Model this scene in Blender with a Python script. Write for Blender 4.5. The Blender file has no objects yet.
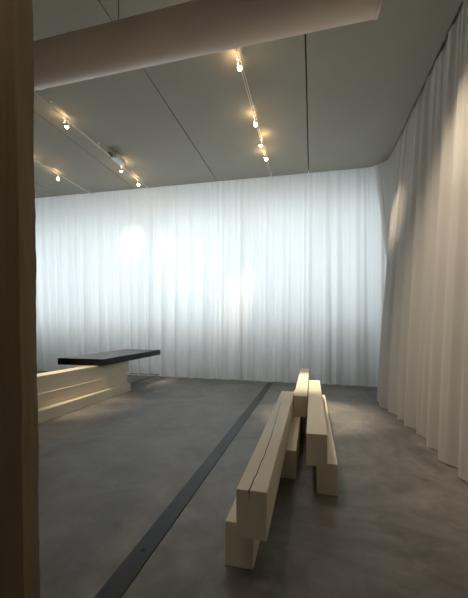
import bpy, bmesh, math, random
from mathutils import Vector, Matrix
random.seed(7)
PI = math.pi
scene = bpy.context.scene
COL = scene.collection

# ------------------------------------------------------------------ camera
cam_d = bpy.data.cameras.new('camera')
cam = bpy.data.objects.new('camera', cam_d); COL.objects.link(cam)
cam.location = (0, 0, 1.25)
cam.rotation_euler = (math.radians(90 - 1.2), 0, math.atan(78 / 320))
cam_d.sensor_fit = 'HORIZONTAL'; cam_d.sensor_width = 36
cam_d.lens = 36 * 320 / 468
cam_d.shift_x = 0; cam_d.shift_y = 0.071
cam_d.clip_start = 0.05; cam_d.clip_end = 100
scene.camera = cam

# ------------------------------------------------------------------ world, exposure
w = bpy.data.worlds.new('sky'); scene.world = w; w.use_nodes = True
w.node_tree.nodes['Background'].inputs[0].default_value = (0.62, 0.78, 1.0, 1)
w.node_tree.nodes['Background'].inputs[1].default_value = 1.0
vs = scene.view_settings
vs.view_transform = 'Standard'; vs.look = 'None'; vs.exposure = 0.0; vs.gamma = 1.0
vs.use_curve_mapping = False

# ------------------------------------------------------------------ daylight outside the far windows
CEIL = 4.58
WIN = [(-8.2, -6.2), (-6.0, -4.0), (-3.8, -1.8), (-1.6, 0.15), (0.3, 1.45)]   # x ranges
WZ = (1.2, 4.1)
WALL_Y = 8.05
DAY = 12.5                                                     # watts per square metre of window
def daylight(x0, x1, k=1.0):
    l = bpy.data.lights.new('daylight', 'AREA'); l.shape = 'RECTANGLE'
    l.size = x1 - x0; l.size_y = WZ[1] - WZ[0]
    l.energy = DAY * k * l.size * l.size_y
    l.color = (0.93, 0.96, 1.0)
    o = bpy.data.objects.new('daylight', l); COL.objects.link(o)
    o.location = ((x0 + x1) / 2, WALL_Y + 0.32, (WZ[0] + WZ[1]) / 2)
    o.rotation_euler = (-PI / 2, 0, 0)
for i, (a, b) in enumerate(WIN):
    daylight(a, b, (0.95, 1.0, 1.1, 0.95, 0.95)[i])

# ------------------------------------------------------------------ materials
def mat(name, color, rough=0.6, metal=0.0, noise=None, bump=None, spec=0.5):
    m = bpy.data.materials.new(name); m.use_nodes = True
    nt = m.node_tree; b = nt.nodes['Principled BSDF']
    b.inputs['Base Color'].default_value = (*color, 1)
    b.inputs['Roughness'].default_value = rough
    b.inputs['Metallic'].default_value = metal
    b.inputs['Specular IOR Level'].default_value = spec
    tc = nt.nodes.new('ShaderNodeTexCoord')
    if noise:                                   # (scale vec, colour2, lo, hi)
        sc, c2, lo, hi = noise
        mp = nt.nodes.new('ShaderNodeMapping'); mp.inputs['Scale'].default_value = sc
        nt.links.new(tc.outputs['Object'], mp.inputs[0])
        n = nt.nodes.new('ShaderNodeTexNoise'); n.inputs['Scale'].default_value = 1
        n.inputs['Detail'].default_value = 6; n.inputs['Roughness'].default_value = 0.6
        nt.links.new(mp.outputs[0], n.inputs[0])
        r = nt.nodes.new('ShaderNodeValToRGB')
        r.color_ramp.elements[0].position = lo; r.color_ramp.elements[0].color = (*color, 1)
        r.color_ramp.elements[1].position = hi; r.color_ramp.elements[1].color = (*c2, 1)
        nt.links.new(n.outputs[0], r.inputs[0])
        nt.links.new(r.outputs[0], b.inputs['Base Color'])
        m['noise'] = n.name
    if bump:
        sc, st = bump
        mp = nt.nodes.new('ShaderNodeMapping'); mp.inputs['Scale'].default_value = sc
        nt.links.new(tc.outputs['Object'], mp.inputs[0])
        n = nt.nodes.new('ShaderNodeTexNoise'); n.inputs['Scale'].default_value = 1; n.inputs['Detail'].default_value = 5
        nt.links.new(mp.outputs[0], n.inputs[0])
        bp = nt.nodes.new('ShaderNodeBump'); bp.inputs['Strength'].default_value = st; bp.inputs['Distance'].default_value = 0.01
        nt.links.new(n.outputs[0], bp.inputs['Height']); nt.links.new(bp.outputs[0], b.inputs['Normal'])
    return m

M_timber = mat('pale_timber', (0.86, 0.775, 0.60), 0.6, noise=((26, 1.2, 26), (0.90, 0.83, 0.67), 0.35, 0.7), bump=((60, 2, 60), 0.15))
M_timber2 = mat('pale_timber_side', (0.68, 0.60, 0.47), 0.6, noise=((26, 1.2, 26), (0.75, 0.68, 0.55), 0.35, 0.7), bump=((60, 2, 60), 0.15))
M_crack = mat('split_timber', (0.06, 0.045, 0.03), 0.9)
M_black = mat('black_slab', (0.012, 0.011, 0.011), 0.32, noise=((3, 3, 3), (0.022, 0.02, 0.02), 0.3, 0.7), spec=.25)
M_steel = mat('dark_steel', (0.020, 0.021, 0.024), 0.5, 0.4, noise=((5, 2, 5), (0.034, 0.036, 0.040), 0.35, 0.65))
M_plate = mat('grey_steel', (0.16, 0.16, 0.16), 0.4, 0.5)
M_hole = mat('socket_black', (0.004, 0.004, 0.004), 0.9)
M_ceil = mat('ceiling_paint', (0.36, 0.345, 0.285), 0.75, noise=((1.1, 1.1, 1.1), (0.39, 0.375, 0.31), 0.3, 0.7))
M_gap = mat('ceiling_gap', (0.03, 0.03, 0.028), 0.9)
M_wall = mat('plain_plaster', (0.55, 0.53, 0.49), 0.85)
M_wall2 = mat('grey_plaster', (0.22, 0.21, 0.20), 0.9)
M_pier = mat('brown_board', (0.34, 0.25, 0.145), 0.75, noise=((30, 30, 1.3), (0.39, 0.29, 0.17), 0.3, 0.72), bump=((40, 40, 5), 0.5))
M_duct = mat('duct_paint', (0.84, 0.75, 0.70), 0.5, noise=((0.8, 6, 6), (0.87, 0.79, 0.74), 0.3, 0.7))
M_white = mat('white_enamel', (0.75, 0.74, 0.70), 0.4)
M_chrome = mat('satin_chrome', (0.75, 0.72, 0.68), 0.25, 0.9)
M_frame = mat('window_paint', (0.6, 0.6, 0.6), 0.5)

def floor_material():
    m = bpy.data.materials.new('polished_concrete'); m.use_nodes = True
    nt = m.node_tree; b = nt.nodes['Principled BSDF']; L = nt.links.new
    tc = nt.nodes.new('ShaderNodeTexCoord')
    def nz(scale, detail, dist=0.0):
        n = nt.nodes.new('ShaderNodeTexNoise'); n.inputs['Scale'].default_value = scale
        n.inputs['Detail'].default_value = detail; n.inputs['Distortion'].default_value = dist
        n.inputs['Roughness'].default_value = 0.62
        L(tc.outputs['Object'], n.inputs[0]); return n
    a = nz(1.3, 10, 1.6); c = nz(5.0, 10, 1.0); e = nz(60, 3)
    r = nt.nodes.new('ShaderNodeValToRGB'); r.color_ramp.elements[0].position = 0.32; r.color_ramp.elements[1].position = 0.7
    r.color_ramp.elements[0].color = (0.150, 0.141, 0.132, 1); r.color_ramp.elements[1].color = (0.31, 0.30, 0.288, 1)
    L(a.outputs[0], r.inputs[0])
    r2 = nt.nodes.new('ShaderNodeValToRGB'); r2.color_ramp.elements[0].position = 0.3; r2.color_ramp.elements[1].position = 0.7
    r2.color_ramp.elements[0].color = (0.72, 0.70, 0.68, 1); r2.color_ramp.elements[1].color = (1.15, 1.15, 1.15, 1)
    L(c.outputs[0], r2.inputs[0])
    mx = nt.nodes.new('ShaderNodeMix'); mx.data_type = 'RGBA'; mx.blend_type = 'MULTIPLY'; mx.inputs[0].default_value = 1
    L(r.outputs[0], mx.inputs[6]); L(r2.outputs[0], mx.inputs[7]); L(mx.outputs[2], b.inputs['Base Color'])
    mr = nt.nodes.new('ShaderNodeMapRange'); mr.inputs[3].default_value = 0.38; mr.inputs[4].default_value = 0.62
    L(c.outputs[0], mr.inputs[0]); L(mr.outputs[0], b.inputs['Roughness'])
    bp = nt.nodes.new('ShaderNodeBump'); bp.inputs['Strength'].default_value = 0.12; bp.inputs['Distance'].default_value = 0.005
    L(e.outputs[0], bp.inputs['Height']); L(bp.outputs[0], b.inputs['Normal'])
    return m
M_floor = floor_material()

def sheer(name, color, tl, tr):
    """thin cloth: diffuse + translucent, a little see-through"""
    m = bpy.data.materials.new(name); m.use_nodes = True
    nt = m.node_tree; nt.nodes.clear(); L = nt.links.new
    out = nt.nodes.new('ShaderNodeOutputMaterial')
    d = nt.nodes.new('ShaderNodeBsdfDiffuse'); t = nt.nodes.new('ShaderNodeBsdfTranslucent'); p = nt.nodes.new('ShaderNodeBsdfTransparent')
    d.inputs[0].default_value = (*color, 1); t.inputs[0].default_value = (*color, 1)
    m1 = nt.nodes.new('ShaderNodeMixShader'); m1.inputs[0].default_value = tl
    m2 = nt.nodes.new('ShaderNodeMixShader'); m2.inputs[0].default_value = tr
    tc = nt.nodes.new('ShaderNodeTexCoord'); mp = nt.nodes.new('ShaderNodeMapping')
    mp.inputs['Scale'].default_value = (260, 260, 220)
    n = nt.nodes.new('ShaderNodeTexNoise'); n.inputs['Scale'].default_value = 1; n.inputs['Detail'].default_value = 2
    bp = nt.nodes.new('ShaderNodeBump'); bp.inputs['Strength'].default_value = 0.25; bp.inputs['Distance'].default_value = 0.002
    L(tc.outputs['Object'], mp.inputs[0]); L(mp.outputs[0], n.inputs[0]); L(n.outputs[0], bp.inputs['Height'])
    L(bp.outputs[0], d.inputs['Normal'])
    L(d.outputs[0], m1.inputs[1]); L(t.outputs[0], m1.inputs[2])
    L(m1.outputs[0], m2.inputs[1]); L(p.outputs[0], m2.inputs[2]); L(m2.outputs[0], out.inputs[0])
    return m
M_sheer = sheer('white_sheer_cloth', (0.86, 0.86, 0.85), 0.44, 0.06)

def glass():
    m = bpy.data.materials.new('window_glass'); m.use_nodes = True
    nt = m.node_tree; nt.nodes.clear(); L = nt.links.new
    out = nt.nodes.new('ShaderNodeOutputMaterial'); p = nt.nodes.new('ShaderNodeBsdfTransparent'); g = nt.nodes.new('ShaderNodeBsdfGlossy')
    p.inputs[0].default_value = (0.95, 0.98, 0.97, 1); g.inputs['Roughness'].default_value = 0.02
    mx = nt.nodes.new('ShaderNodeMixShader'); mx.inputs[0].default_value = 0.07
    L(p.outputs[0], mx.inputs[1]); L(g.outputs[0], mx.inputs[2]); L(mx.outputs[0], out.inputs[0])
    return m
M_glass = glass()
M_glass2 = M_glass.copy(); M_glass2.name = 'plate_glass'
M_glass2.node_tree.nodes['Mix Shader'].inputs[0].default_value = .05
M_glass2.node_tree.nodes['Transparent BSDF'].inputs[0].default_value = (.93, .94, .92, 1)

def emit(name, color, s):
    m = bpy.data.materials.new(name); m.use_nodes = True
    nt = m.node_tree; nt.nodes.clear()
    out = nt.nodes.new('ShaderNodeOutputMaterial'); e = nt.nodes.new('ShaderNodeEmission')
    e.inputs[0].default_value = (*color, 1); e.inputs[1].default_value = s
    nt.links.new(e.outputs[0], out.inputs[0]); return m
M_bulb = emit('halogen_glow', (1.0, 0.72, 0.42), 30)

# ------------------------------------------------------------------ mesh helpers
def box(bm, x0, x1, y0, y1, z0, z1, bevel=0.0):
    r = bmesh.ops.create_cube(bm, size=1)
    for v in r['verts']:
        v.co = Vector((x0 + (v.co.x + .5) * (x1 - x0), y0 + (v.co.y + .5) * (y1 - y0), z0 + (v.co.z + .5) * (z1 - z0)))
    if bevel:
        es = {e for v in r['verts'] for e in v.link_edges}
        bmesh.ops.bevel(bm, geom=list(es), offset=bevel, segments=2, affect='EDGES', profile=0.5)
def tube(bm, a, b, r, n=12, r2=None, caps=True):
    a = Vector(a); b = Vector(b); d = b - a
    m = Matrix.Translation((a + b) / 2) @ d.to_track_quat('Z', 'Y').to_matrix().to_4x4()
    bmesh.ops.create_cone(bm, cap_ends=caps, segments=n, radius1=r, radius2=r if r2 is None else r2, depth=d.length, matrix=m)
def lathe(bm, prof, n=20, matrix=Matrix()):
    rings = []
    for r, z in prof:
        rings.append([bm.verts.new(matrix @ Vector((r * math.cos(2 * PI * i / n), r * math.sin(2 * PI * i / n), z))) for i in range(n)])
    for k in range(len(rings) - 1):
        for i in range(n):
            bm.faces.new((rings[k][i], rings[k][(i + 1) % n], rings[k + 1][(i + 1) % n], rings[k + 1][i]))
    bm.faces.new(rings[0][::-1]); bm.faces.new(rings[-1])
def obj(name, bm, m, parent=None, smooth=False, loc=None):
    bmesh.ops.recalc_face_normals(bm, faces=bm.faces)
    me = bpy.data.meshes.new(name); bm.to_mesh(me); bm.free()
    if smooth:
        for p in me.polygons: p.use_smooth = True
    me.materials.append(m)
    o = bpy.data.objects.new(name, me); COL.objects.link(o)
    if parent: o.parent = parent
    if loc: o.location = loc
    return o
def struct(name, bm, m, parent=None, smooth=False):
    o = obj(name, bm, m, parent, smooth)
    if not parent: o['kind'] = 'structure'
    return o
def tag(o, label, cat, group=None):
    o['label'] = label; o['category'] = cat
    if group: o['group'] = group
    return o
def thing(name, label, cat, loc=(0, 0, 0), group=None):
    o = bpy.data.objects.new(name, None); COL.objects.link(o); o.location = loc; o.empty_display_size = 0.1
    return tag(o, label, cat, group)

# ------------------------------------------------------------------ room shell
X0, X1, Y0, Y1 = -9.0, 2.05, -2.5, WALL_Y
bm = bmesh.new(); box(bm, X0 - .2, X1 + .2, Y0 - .2, Y1 + .2, -0.2, 0.0)
struct('floor', bm, M_floor)
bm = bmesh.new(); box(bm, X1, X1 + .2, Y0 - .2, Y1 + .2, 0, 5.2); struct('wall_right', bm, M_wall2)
bm = bmesh.new(); box(bm, X0 - .2, X0, Y0 - .2, Y1 + .2, 0, 5.2); struct('wall_left', bm, M_wall)
bm = bmesh.new(); box(bm, X0, X1, Y0 - .2, Y0, 0, 5.2); struct('wall_near', bm, M_wall)
bm = bmesh.new()
box(bm, X0, X1, Y1, Y1 + .2, 0, WZ[0]); box(bm, X0, X1, Y1, Y1 + .2, WZ[1], 5.2)
xs = [X0] + [v for a in WIN for v in a] + [X1]
for i in range(0, len(xs), 2): box(bm, xs[i], xs[i + 1], Y1, Y1 + .2, WZ[0], WZ[1])
struct('wall_far', bm, M_wall)
for i, (a, b) in enumerate(WIN):
    root = bpy.data.objects.new('window_%d' % (i + 1), None); COL.objects.link(root)
    root.location = ((a + b) / 2, Y1 + .1, WZ[0]); root['kind'] = 'structure'
    hw = (b - a) / 2; h = WZ[1] - WZ[0]
    bm = bmesh.new()
    box(bm, -hw, -hw + .05, -.04, .04, 0, h); box(bm, hw - .05, hw, -.04, .04, 0, h)
    box(bm, -hw + .05, hw - .05, -.04, .04, 0, .05); box(bm, -hw + .05, hw - .05, -.04, .04, h - .05, h)
    obj('window_frame', bm, M_frame, root)
    bm = bmesh.new(); box(bm, -hw + .05, hw - .05, -.005, .005, .05, h - .05)
    obj('window_pane', bm, M_glass, root)
# upper slab closing the room, panels below it
bm = bmesh.new(); box(bm, X0 - .2, X1 + .2, Y0 - .2, Y1 + .2, 5.0, 5.2); struct('ceiling', bm, M_wall)

def far_y(x): return 6.935 - 0.036 * x            # the far curtain's line on the floor
def top_y(x): return 7.25 + 0.04 * x               # its line under the ceiling, a little splayed
EX = 1.48                                          # right edge of the ceiling panels
RC = 0.42                                           # its rounded corner
def panel_far(x):
    y = top_y(x)
    if x > EX - RC:
        y = y - RC + math.sqrt(max(0, RC * RC - (x - EX + RC) ** 2))
    return y
seams = [X0, -6.28, -4.21, -2.14, -0.09, EX]
bm = bmesh.new()
for k in range(len(seams) - 1):
    a = seams[k] + (0.008 if k else 0); b = seams[k + 1] - (0.008 if k < len(seams) - 2 else 0)
    n = 24 if b == EX else 4
    pts = [(a, Y0)] + [(a + (b - a) * math.sin(PI / 2 * i / n) if b == EX else a + (b - a) * i / n, 0) for i in range(n + 1)] + [(b, Y0)]
    pts = [(x, y if y == Y0 else panel_far(x)) for x, y in pts]
    lo = [bm.verts.new((x, y, CEIL)) for x, y in pts]; hi = [bm.verts.new((x, y, CEIL + .06)) for x, y in pts]
    bm.faces.new(lo); bm.faces.new(hi[::-1])
    for i in range(len(pts)):
        j = (i + 1) % len(pts); bm.faces.new((lo[i], lo[j], hi[j], hi[i]))
struct('ceiling_panels', bm, M_ceil)
# backing above the joints between panels
bm = bmesh.new()
for s in seams[1:-1]: box(bm, s - .03, s + .03, Y0, panel_far(s) - .02, CEIL + .06, CEIL + .08)
struct('trim_1', bm, M_gap)
# near pier at the left of the view, cropped by the frame
bm = bmesh.new()
px0, px1, py0, py1 = -2.3, -1.009, 0.923, 1.0
nz = 120
rng = random.Random(3)
prev = None
for k in range(nz + 1):
    z = 5.0 * k / nz
    j = 0.0025 * math.sin(z * 9.1) + 0.002 * rng.uniform(-1, 1)
    ring = [bm.verts.new(c) for c in ((px0, py0, z), (px1 - .004, py0, z), (px1, py0 + .004, z), (px1 + j, py1 - .004, z), (px1 - .004 + j, py1, z), (px0, py1, z))]
    if prev:
        for i in range(6): bm.faces.new((prev[i], prev[(i + 1) % 6], ring[(i + 1) % 6], ring[i]))
    prev = ring
bm.normal_update()
struct('wall_pier', bm, M_pier)

# ------------------------------------------------------------------ sheer curtains
def fold_profile(L, seed, p0, p1, step=0.018):
    """random-phase folds along a length L: phase list"""
    r = random.Random(seed); out = []; ph = 0; s = 0
    per = r.uniform(p0, p1); nxt = per; amp = r.uniform(.6, 1); a2 = amp
    n = int(L / step)
    for i in range(n + 1):
        t = (i * step)
        if t > nxt:
            per = r.uniform(p0, p1); nxt = t + per; a2 = r.uniform(.35, 1.15)
        amp += (a2 - amp) * .12
        ph += 2 * PI * step / per
        out.append((1.0 - 2.0 * math.sqrt(math.sin(ph / 2) ** 2 + .02) * 1.1 + .25 * math.sin(ph * .37)) * amp)
    return out
def path_points(fn, t0, t1, n=4000, step=0.018):
    """resample a plan path at a fixed step, with normals"""
    P = [Vector(fn(t0 + (t1 - t0) * i / n)) for i in range(n + 1)]
    out = []; acc = 0; nx = 0
    for i in range(n):
        seg = (P[i + 1] - P[i]).length
        while nx <= acc + seg and seg > 0:
            q = P[i].lerp(P[i + 1], (nx - acc) / seg); d = (P[i + 1] - P[i]).normalized()
            out.append((q, Vector((d.y, -d.x)))); nx += step
        acc += seg
    return out
def curtain(name, fn_bottom, fn_top, ztop, seed, big, fine, amp_b, amp_t, m, power=0.8):
    B = path_points(fn_bottom, 0, 1); n = len(B)
    T = path_points(fn_top, 0, 1); 
    L = n * 0.018
    wb = fold_profile(L + 1, seed, *big); wf = fold_profile(L + 1, seed + 1, *fine); wm = fold_profile(L + 1, seed + 2, big[0] * .45, big[1] * .5)
    zs = [0, .04, .25, .6, 1.0, 1.5, 2.0, 2.5, 3.0, 3.4, 3.8, 4.1, 4.3, 4.45, ztop]
    bm = bmesh.new(); rows = []
    r = random.Random(seed + 5)
    hemn = [r.uniform(-1, 1) for _ in range(n)]
    for z in zs:
        t = z / ztop; row = []
        e = t * t * (3 - 2 * t)
        for i in range(n):
            b, nb = B[i]; q, nq = T[min(len(T) - 1, int(i / (n - 1) * (len(T) - 1)))]
            fi = i / (n - 1) * (len(T) - 1); k = min(int(fi), len(T) - 2); q = T[k][0].lerp(T[k + 1][0], fi - k)
            p = b.lerp(q, t ** power); nn = nb.lerp(nq, t).normalized()
            d = amp_b * (1 - .72 * e) * wb[i] + amp_b * .30 * wm[i] * (1 - .3 * e) + (amp_t * (.25 + .75 * e)) * wf[i]
            p = p + nn * d
            zz = z if z > 0 else 0.012 + 0.006 * wb[i] + 0.002 * hemn[i]
            row.append(bm.verts.new((p.x, p.y, zz)))
        rows.append(row)
    for a, b in zip(rows, rows[1:]):
        for i in range(n - 1): bm.faces.new((a[i], a[i + 1], b[i + 1], b[i]))
    return obj(name, bm, m, smooth=True)

def far_path(off, line):
    def fn(t):
        x = -8.8 + (1.75 + 8.8) * t
        return (x, line(x) + off)
    return fn
c1 = curtain('sheer_curtain', far_path(0.05, far_y), far_path(0.075, top_y), CEIL + .1, 11, (.20, .50), (.10, .19), .078, .011, M_sheer)
tag(c1, 'long white sheer curtain across the daylit far wall', 'curtain')

def catmull(pts):
    P = [Vector(p) for p in pts]
    def fn(t):
        s = t * (len(P) - 1); i = min(int(s), len(P) - 2); u = s - i
        p0 = P[max(i - 1, 0)]; p1 = P[i]; p2 = P[i + 1]; p3 = P[min(i + 2, len(P) - 1)]
        v = 0.5 * ((2 * p1) + (p2 - p0) * u + (2 * p0 - 5 * p1 + 4 * p2 - p3) * u * u + (3 * p1 - p0 - 3 * p2 + p3) * u ** 3)
        return (v.x, v.y)
    return fn
side_b = catmull([(1.58, 6.30), (1.36, 6.08), (1.16, 5.85), (1.00, 5.45), (1.07, 5.0), (1.15, 4.4), (1.18, 3.6), (1.17, 2.6), (1.18, 1.2), (1.20, 0.0), (1.20, -1.5)])
side_t = catmull([(1.24, 7.24), (1.44, 7.04), (1.50, 6.7), (1.505, 6.2), (1.505, 5.4), (1.505, 4.4), (1.505, 3.6), (1.505, 2.6), (1.505, 1.2), (1.505, 0.0), (1.505, -1.5)])
c2 = curtain('sheer_curtain', side_b, side_t, CEIL + .1, 23, (.26, .46), (.08, .15), .070, .012, M_sheer, 1.2)
tag(c2, 'white sheer curtain hanging in deep folds along the right side', 'curtain')

# ------------------------------------------------------------------ ventilation duct under the ceiling
DY, DZ, DR = 2.54, 3.69, 0.166
duct = thing('ventilation_duct', 'large round painted air duct hanging under the ceiling', 'duct', (0, DY, DZ))
bm = bmesh.new()
tube(bm, (-7.0, 0, 0), (0.46, 0, 0), DR, 64)
obj('duct_pipe', bm, M_duct, duct, smooth=True)
for x in (0.44, -2.6):
    bm = bmesh.new(); 
    lathe(bm, [(DR - .004, 0), (DR + .005, 0.002), (DR + .005, .024), (DR - .004, .026)], 64, Matrix.Translation((x, 0, 0)) @ Matrix.Rotation(PI / 2, 4, 'Y'))
    obj('end_ring' if x > 0 else 'joint_ring', bm, M_duct, duct)
for x in (-1.66, -4.4, 0.1):
    bm = bmesh.new(); tube(bm, (x, 0, DR - .005), (x, 0, CEIL - DZ), .004, 8)
    obj('hanging_wire', bm, M_plate, duct)

# ------------------------------------------------------------------ floor strip
strip = thing('floor_strip', 'long flat dark steel strip set in the concrete floor', 'floor strip', (-0.8955, 3, 0)); strip.rotation_euler.z = -.0057
bm = bmesh.new(); box(bm, -.058, .058, -4.9, 3.93, 0.0, .006, .001); obj('strip_plate', bm, M_steel, strip)
for y in (1.58, 3.2, 4.85):
    bm = bmesh.new(); tube(bm, (0, y - 3, .0055), (0, y - 3, .0075), .012, 16); obj('bolt_hole', bm, M_hole, strip)

# ------------------------------------------------------------------ timber beams
BW, BH = 0.148, 0.234
def beam(x0, x1, y0, y1, z0, z1, label, m, group, rot=0.0, crack=False):
    cx, cy = (x0 + x1) / 2, (y0 + y1) / 2
    hw, hl, h = (x1 - x0) / 2, (y1 - y0) / 2, z1 - z0
    bm = bmesh.new()
    box(bm, -hw, hw, -hl, hl, 0, h, .004)
    if not crack:
        o = obj('timber_beam', bm, m, loc=(cx, cy, z0)); o.rotation_euler.z = rot
        return tag(o, label, 'beam', group)
    root = thing('timber_beam', label, 'beam', (cx, cy, z0), group); root.rotation_euler.z = rot
    o = obj('beam_body', bm, m, root)
    # drying split: a wandering thin groove sunk along the top and down the end
    cut = bmesh.new(); r = random.Random(5)
    path = []; n = 46
    for i in range(n + 1):
        t = i / n; y = -hl - .002 + t * 1.85
        path.append((-.012 + .012 * math.sin(t * 5) + r.uniform(-.0022, .0022), y, .0026 * (1 - .75 * t) + r.uniform(0, .0006)))
    vs_ = []
    for x, y, wd in path:
        vs_.append([cut.verts.new(c) for c in ((x - wd, y, h + .01), (x + wd, y, h + .01), (x, y, h - .022))])
    for a, b in zip(vs_, vs_[1:]):
        for i in range(3): cut.faces.new((a[i], a[(i + 1) % 3], b[(i + 1) % 3], b[i]))
    cut.faces.new(vs_[0]); cut.faces.new(vs_[-1][::-1])
    # build as a thin dark sliver lying 0.6 mm proud of the timber
    for v in cut.verts:
        if v.co.z > h: v.co.z = h + .0006
    obj('drying_split', cut, M_crack, root)
    c2_ = bmesh.new()
    x, _, wd = path[0]
    q = [(x - wd, h + .0004), (x + wd, h + .0004), (x + .0015, h - .03), (x - .0005, h - .034)]
    a = [c2_.verts.new((u, -hl - .0006, v)) for u, v in q]; b = [c2_.verts.new((u, -hl + .01, v)) for u, v in q]
    c2_.faces.new(a); c2_.faces.new(b[::-1])
    for i in range(4): c2_.faces.new((a[i], a[(i + 1) % 4], b[(i + 1) % 4], b[i]))
    obj('end_split', c2_, M_crack, root)
    return root
G1 = 'timber beams of the middle bench'
beam(-.434, -.286, 1.585, 2.95, 0, BH, 'short beam on the floor under the cracked beam, nearest the camera', M_timber, G1)
beam(-.349, -.201, 1.475, 3.835, BH, 2 * BH, 'long pale beam with a crack along its top, upper left', M_timber, G1, crack=True)
beam(-.266, -.119, 2.62, 5.1, 0, BH, 'lower beam on the floor right of the cracked beam', M_timber, G1)
beam(-.196, -.048, 3.61, 5.94, BH, 2 * BH, 'farthest upper beam, pointing at the far curtain', M_timber, G1)
beam(-.106, .030, 3.68, 5.3, 0, BH, 'shadowed floor beam between the others, under the farthest upper beam', M_timber, G1)
beam(-.036, .112, 2.365, 4.70, BH, 2 * BH, 'upper right beam of the middle bench, square end toward the viewer', M_timber, G1)
beam(.040, .190, 2.43, 4.84, 0, BH, 'rightmost floor beam under the upper right beam', M_timber, G1)

G2 = 'timber beams under the black slab'
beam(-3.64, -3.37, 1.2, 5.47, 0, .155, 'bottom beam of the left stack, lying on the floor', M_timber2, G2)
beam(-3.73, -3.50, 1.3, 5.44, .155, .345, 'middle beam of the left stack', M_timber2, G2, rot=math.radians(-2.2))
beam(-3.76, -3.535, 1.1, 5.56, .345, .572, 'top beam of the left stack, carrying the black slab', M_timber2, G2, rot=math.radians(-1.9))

# thin glass plate sticking out behind the stack between the two lower beams, black slab on top
gp = thing('glass_plate', 'thin glass plate jutting out low behind the left stack, under the slab', 'plate', (-3.66, 5.97, .155))
bm = bmesh.new(); box(bm, -.36, .352, -.52, .52, 0, .010); obj('glass_sheet', bm, M_glass2, gp)
bm = bmesh.new(); box(bm, .352, .36, -.52, .52, 0, .010, .001); box(bm, -.36, .352, .52, .526, 0, .010, .001); obj('polished_edge', bm, M_hole, gp)
slab = thing('slab_table', 'thick black rectangular table slab resting on the pale beams', 'table', (-3.86, 5.75, .572)); slab.rotation_euler.z = math.radians(.8)
bm = bmesh.new(); box(bm, -.445, .445, -1.08, 1.08, 0, .112, .003); obj('tabletop', bm, M_black, slab)
bm = bmesh.new(); box(bm, -.42, .42, -1.05, 1.05, .112, .1135, .0005); obj('inlay_sheet', bm, M_black, slab)

# ------------------------------------------------------------------ lighting tracks and spotlights
def track(x, y0, y1, label):
    root = thing('lighting_track', label, 'light track', (x, y0, CEIL - .075), 'lighting tracks under the ceiling')
    L = y1 - y0
    for s in (-1, 1):
        bm = bmesh.new(); tube(bm, (s * .014, 0, 0), (s * .014, L, 0), .005, 8); obj('rail_rod', bm, M_white, root, True)
    k = 0.25
    while k < L:
        bm = bmesh.new(); box(bm, -.022, .022, k - .012, k + .012, -.006, .006, .002); tube(bm, (0, k, .004), (0, k, .075), .005, 8); tube(bm, (0, k, .069), (0, k, .075), .02, 16)
        obj('ceiling_mount', bm, M_white, root); k += 1.1
track(-0.88, 0.2, 7.13, 'track with four spotlights above the middle bench')
track(-3.79, 1.6, 7.03, 'track with the white transformer box and three spotlights')
track(-5.32, 2.2, 6.98, 'leftmost track running half behind the brown pier')

def spotlight(loc, target, label, watts, size=math.radians(36), blend=.8, glow=1.2):
    """a small halogen spotlight hung from the rail rods: clamp, stem, head, lens; carries its own lamps"""
    x, y, z = loc
    zt = CEIL - .075
    root = thing('spotlight', label, 'spotlight', (x, y, zt), 'halogen spotlights on the tracks')
    bm = bmesh.new(); box(bm, -.024, .024, -.016, .016, -.014, .006, .002); obj('rail_clamp', bm, M_chrome, root)
    d = (Vector(target) - Vector(loc)).normalized()
    hz = z - zt
    bm = bmesh.new(); tube(bm, (0, 0, -.01), (0, 0, hz + .03), .0045, 8); 
    tube(bm, (0, 0, hz + .034), Vector((0, 0, hz)) - d * .02, .0045, 8); obj('stem', bm, M_chrome, root)
    mtx = Matrix.Translation((0, 0, hz)) @ d.to_track_quat('Z', 'Y').to_matrix().to_4x4()
    bm = bmesh.new(); lathe(bm, [(.010, -.045), (.013, -.022), (.020, -.010), (.027, .004), (.029, .012), (.0285, .013), (.020, .0)], 20, mtx)
    obj('lamp_head', bm, M_chrome, root, True)
    bm = bmesh.new(); lathe(bm, [(.006, -.004), (.018, .002), (.026, .014), (.028, .026), (.024, .040), (.013, .050), (.004, .0525)], 20, mtx)
    obj('lens', bm, M_bulb, root, True)
    sp = bpy.data.lights.new('spot_beam', 'SPOT'); sp.energy = watts; sp.spot_size = size; sp.spot_blend = blend
    sp.color = (1.0, 0.79, 0.56); sp.shadow_soft_size = 0.03
    so = bpy.data.objects.new('spot_beam', sp); COL.objects.link(so); so.parent = root
    so.matrix_local = Matrix.Translation(Vector((0, 0, hz)) + d * .06) @ d.to_track_quat('-Z', 'Y').to_matrix().to_4x4()
    pl = bpy.data.lights.new('lamp_glow', 'POINT'); pl.energy = glow; pl.color = (1.0, 0.66, 0.34); pl.shadow_soft_size = 0.01
    po = bpy.data.objects.new('lamp_glow', pl); COL.objects.link(po); po.parent = root
    po.location = (0.045 * (1 if d.x < 0 else -1), 0, hz + .055)
ZB = 4.42
spotlight((-0.88, 3.88, ZB), (0.0, 4.55, .47), 'nearest spotlight on the middle track, just beyond the duct', 850, math.radians(26), 1)
spotlight((-0.88, 5.02, ZB), (-.06, 5.0, .47), 'second spotlight on the middle track, counting from the duct', 420, math.radians(17), 1)
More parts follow.
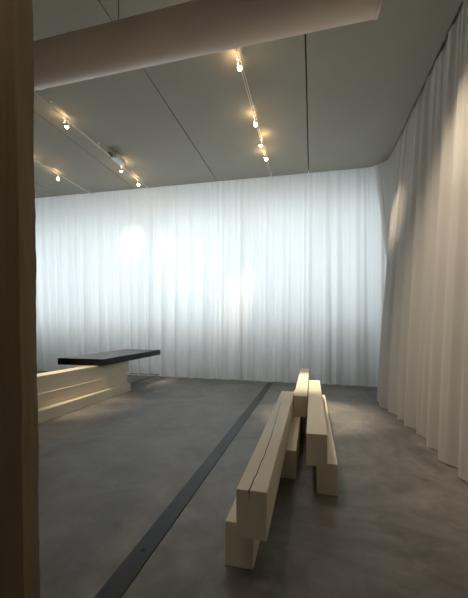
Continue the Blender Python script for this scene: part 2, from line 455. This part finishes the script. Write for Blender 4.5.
spotlight((-0.88, 5.60, ZB), (-1.6, 7.1, 2.0), 'third spotlight on the middle track, small and turned away', 300, math.radians(20), 1)
spotlight((-0.88, 6.12, ZB), (1.4, 5.75, 3.0), 'farthest spotlight on the middle track, nearest the far curtain', 260, math.radians(26), 1)
spotlight((-3.79, 4.35, ZB), (-3.75, 6.1, .68), 'spotlight before the transformer box, nearest the duct on its track', 700, math.radians(22), 1)
spotlight((-3.79, 5.84, ZB), (-4.36, 7.2, 3.3), 'spotlight just behind the white transformer box', 90, math.radians(30), 1)
spotlight((-3.79, 6.50, ZB), (-3.4, 7.15, 2.9), 'spotlight at the far end of the transformer box track', 50, math.radians(40), 1)
spotlight((-5.30, 5.18, ZB), (-3.9, 3.4, .4), 'spotlight half hidden behind the brown pier edge', 120, math.radians(28), 1)
spotlight((-5.32, 5.86, ZB), (-5.0, 4.5, .0), 'spotlight at the far end of the leftmost track', 120, math.radians(24), 1)
spotlight((-3.79, 2.90, ZB), (-3.50, 4.15, .4), 'spotlight hidden behind the brown pier, lighting the left stack', 700, math.radians(24), 1)
spotlight((-0.88, 3.36, ZB), (1.45, 3.5, 3.15), 'spotlight hidden by the duct, closest to the nearest visible one, aimed high', 130, math.radians(26), 1)
spotlight((-0.88, 3.12, ZB), (1.4, 3.1, 1.9), 'added spotlight, unseen behind the duct, brightening the lower right curtain', 360, math.radians(74), 1)  # added fill lamp, kept out of view, lifts the right curtain
spotlight((-0.88, 0.35, ZB), (-1.5, .92, 1.6), 'added spotlight, unseen overhead nearest the viewer, brightening the brown pier', 55, math.radians(70), 1)  # added lamp above the frame so the pier front is not black

tb = thing('transformer_box', 'white transformer box on the track left of centre', 'transformer', (-3.68, 5.58, CEIL - .085), None)
bm = bmesh.new(); box(bm, -.065, .065, -.165, .165, -.06, .035, .01); obj('housing', bm, M_white, tb)
bm = bmesh.new(); tube(bm, (-.02, -.27, -.02), (-.02, -.18, -.02), .016, 12); obj('cable_gland', bm, M_gap, tb)
bm = bmesh.new(); tube(bm, (0, 0, .03), (0, 0, .085), .015, 12); obj('ceiling_fixing', bm, M_white, tb)
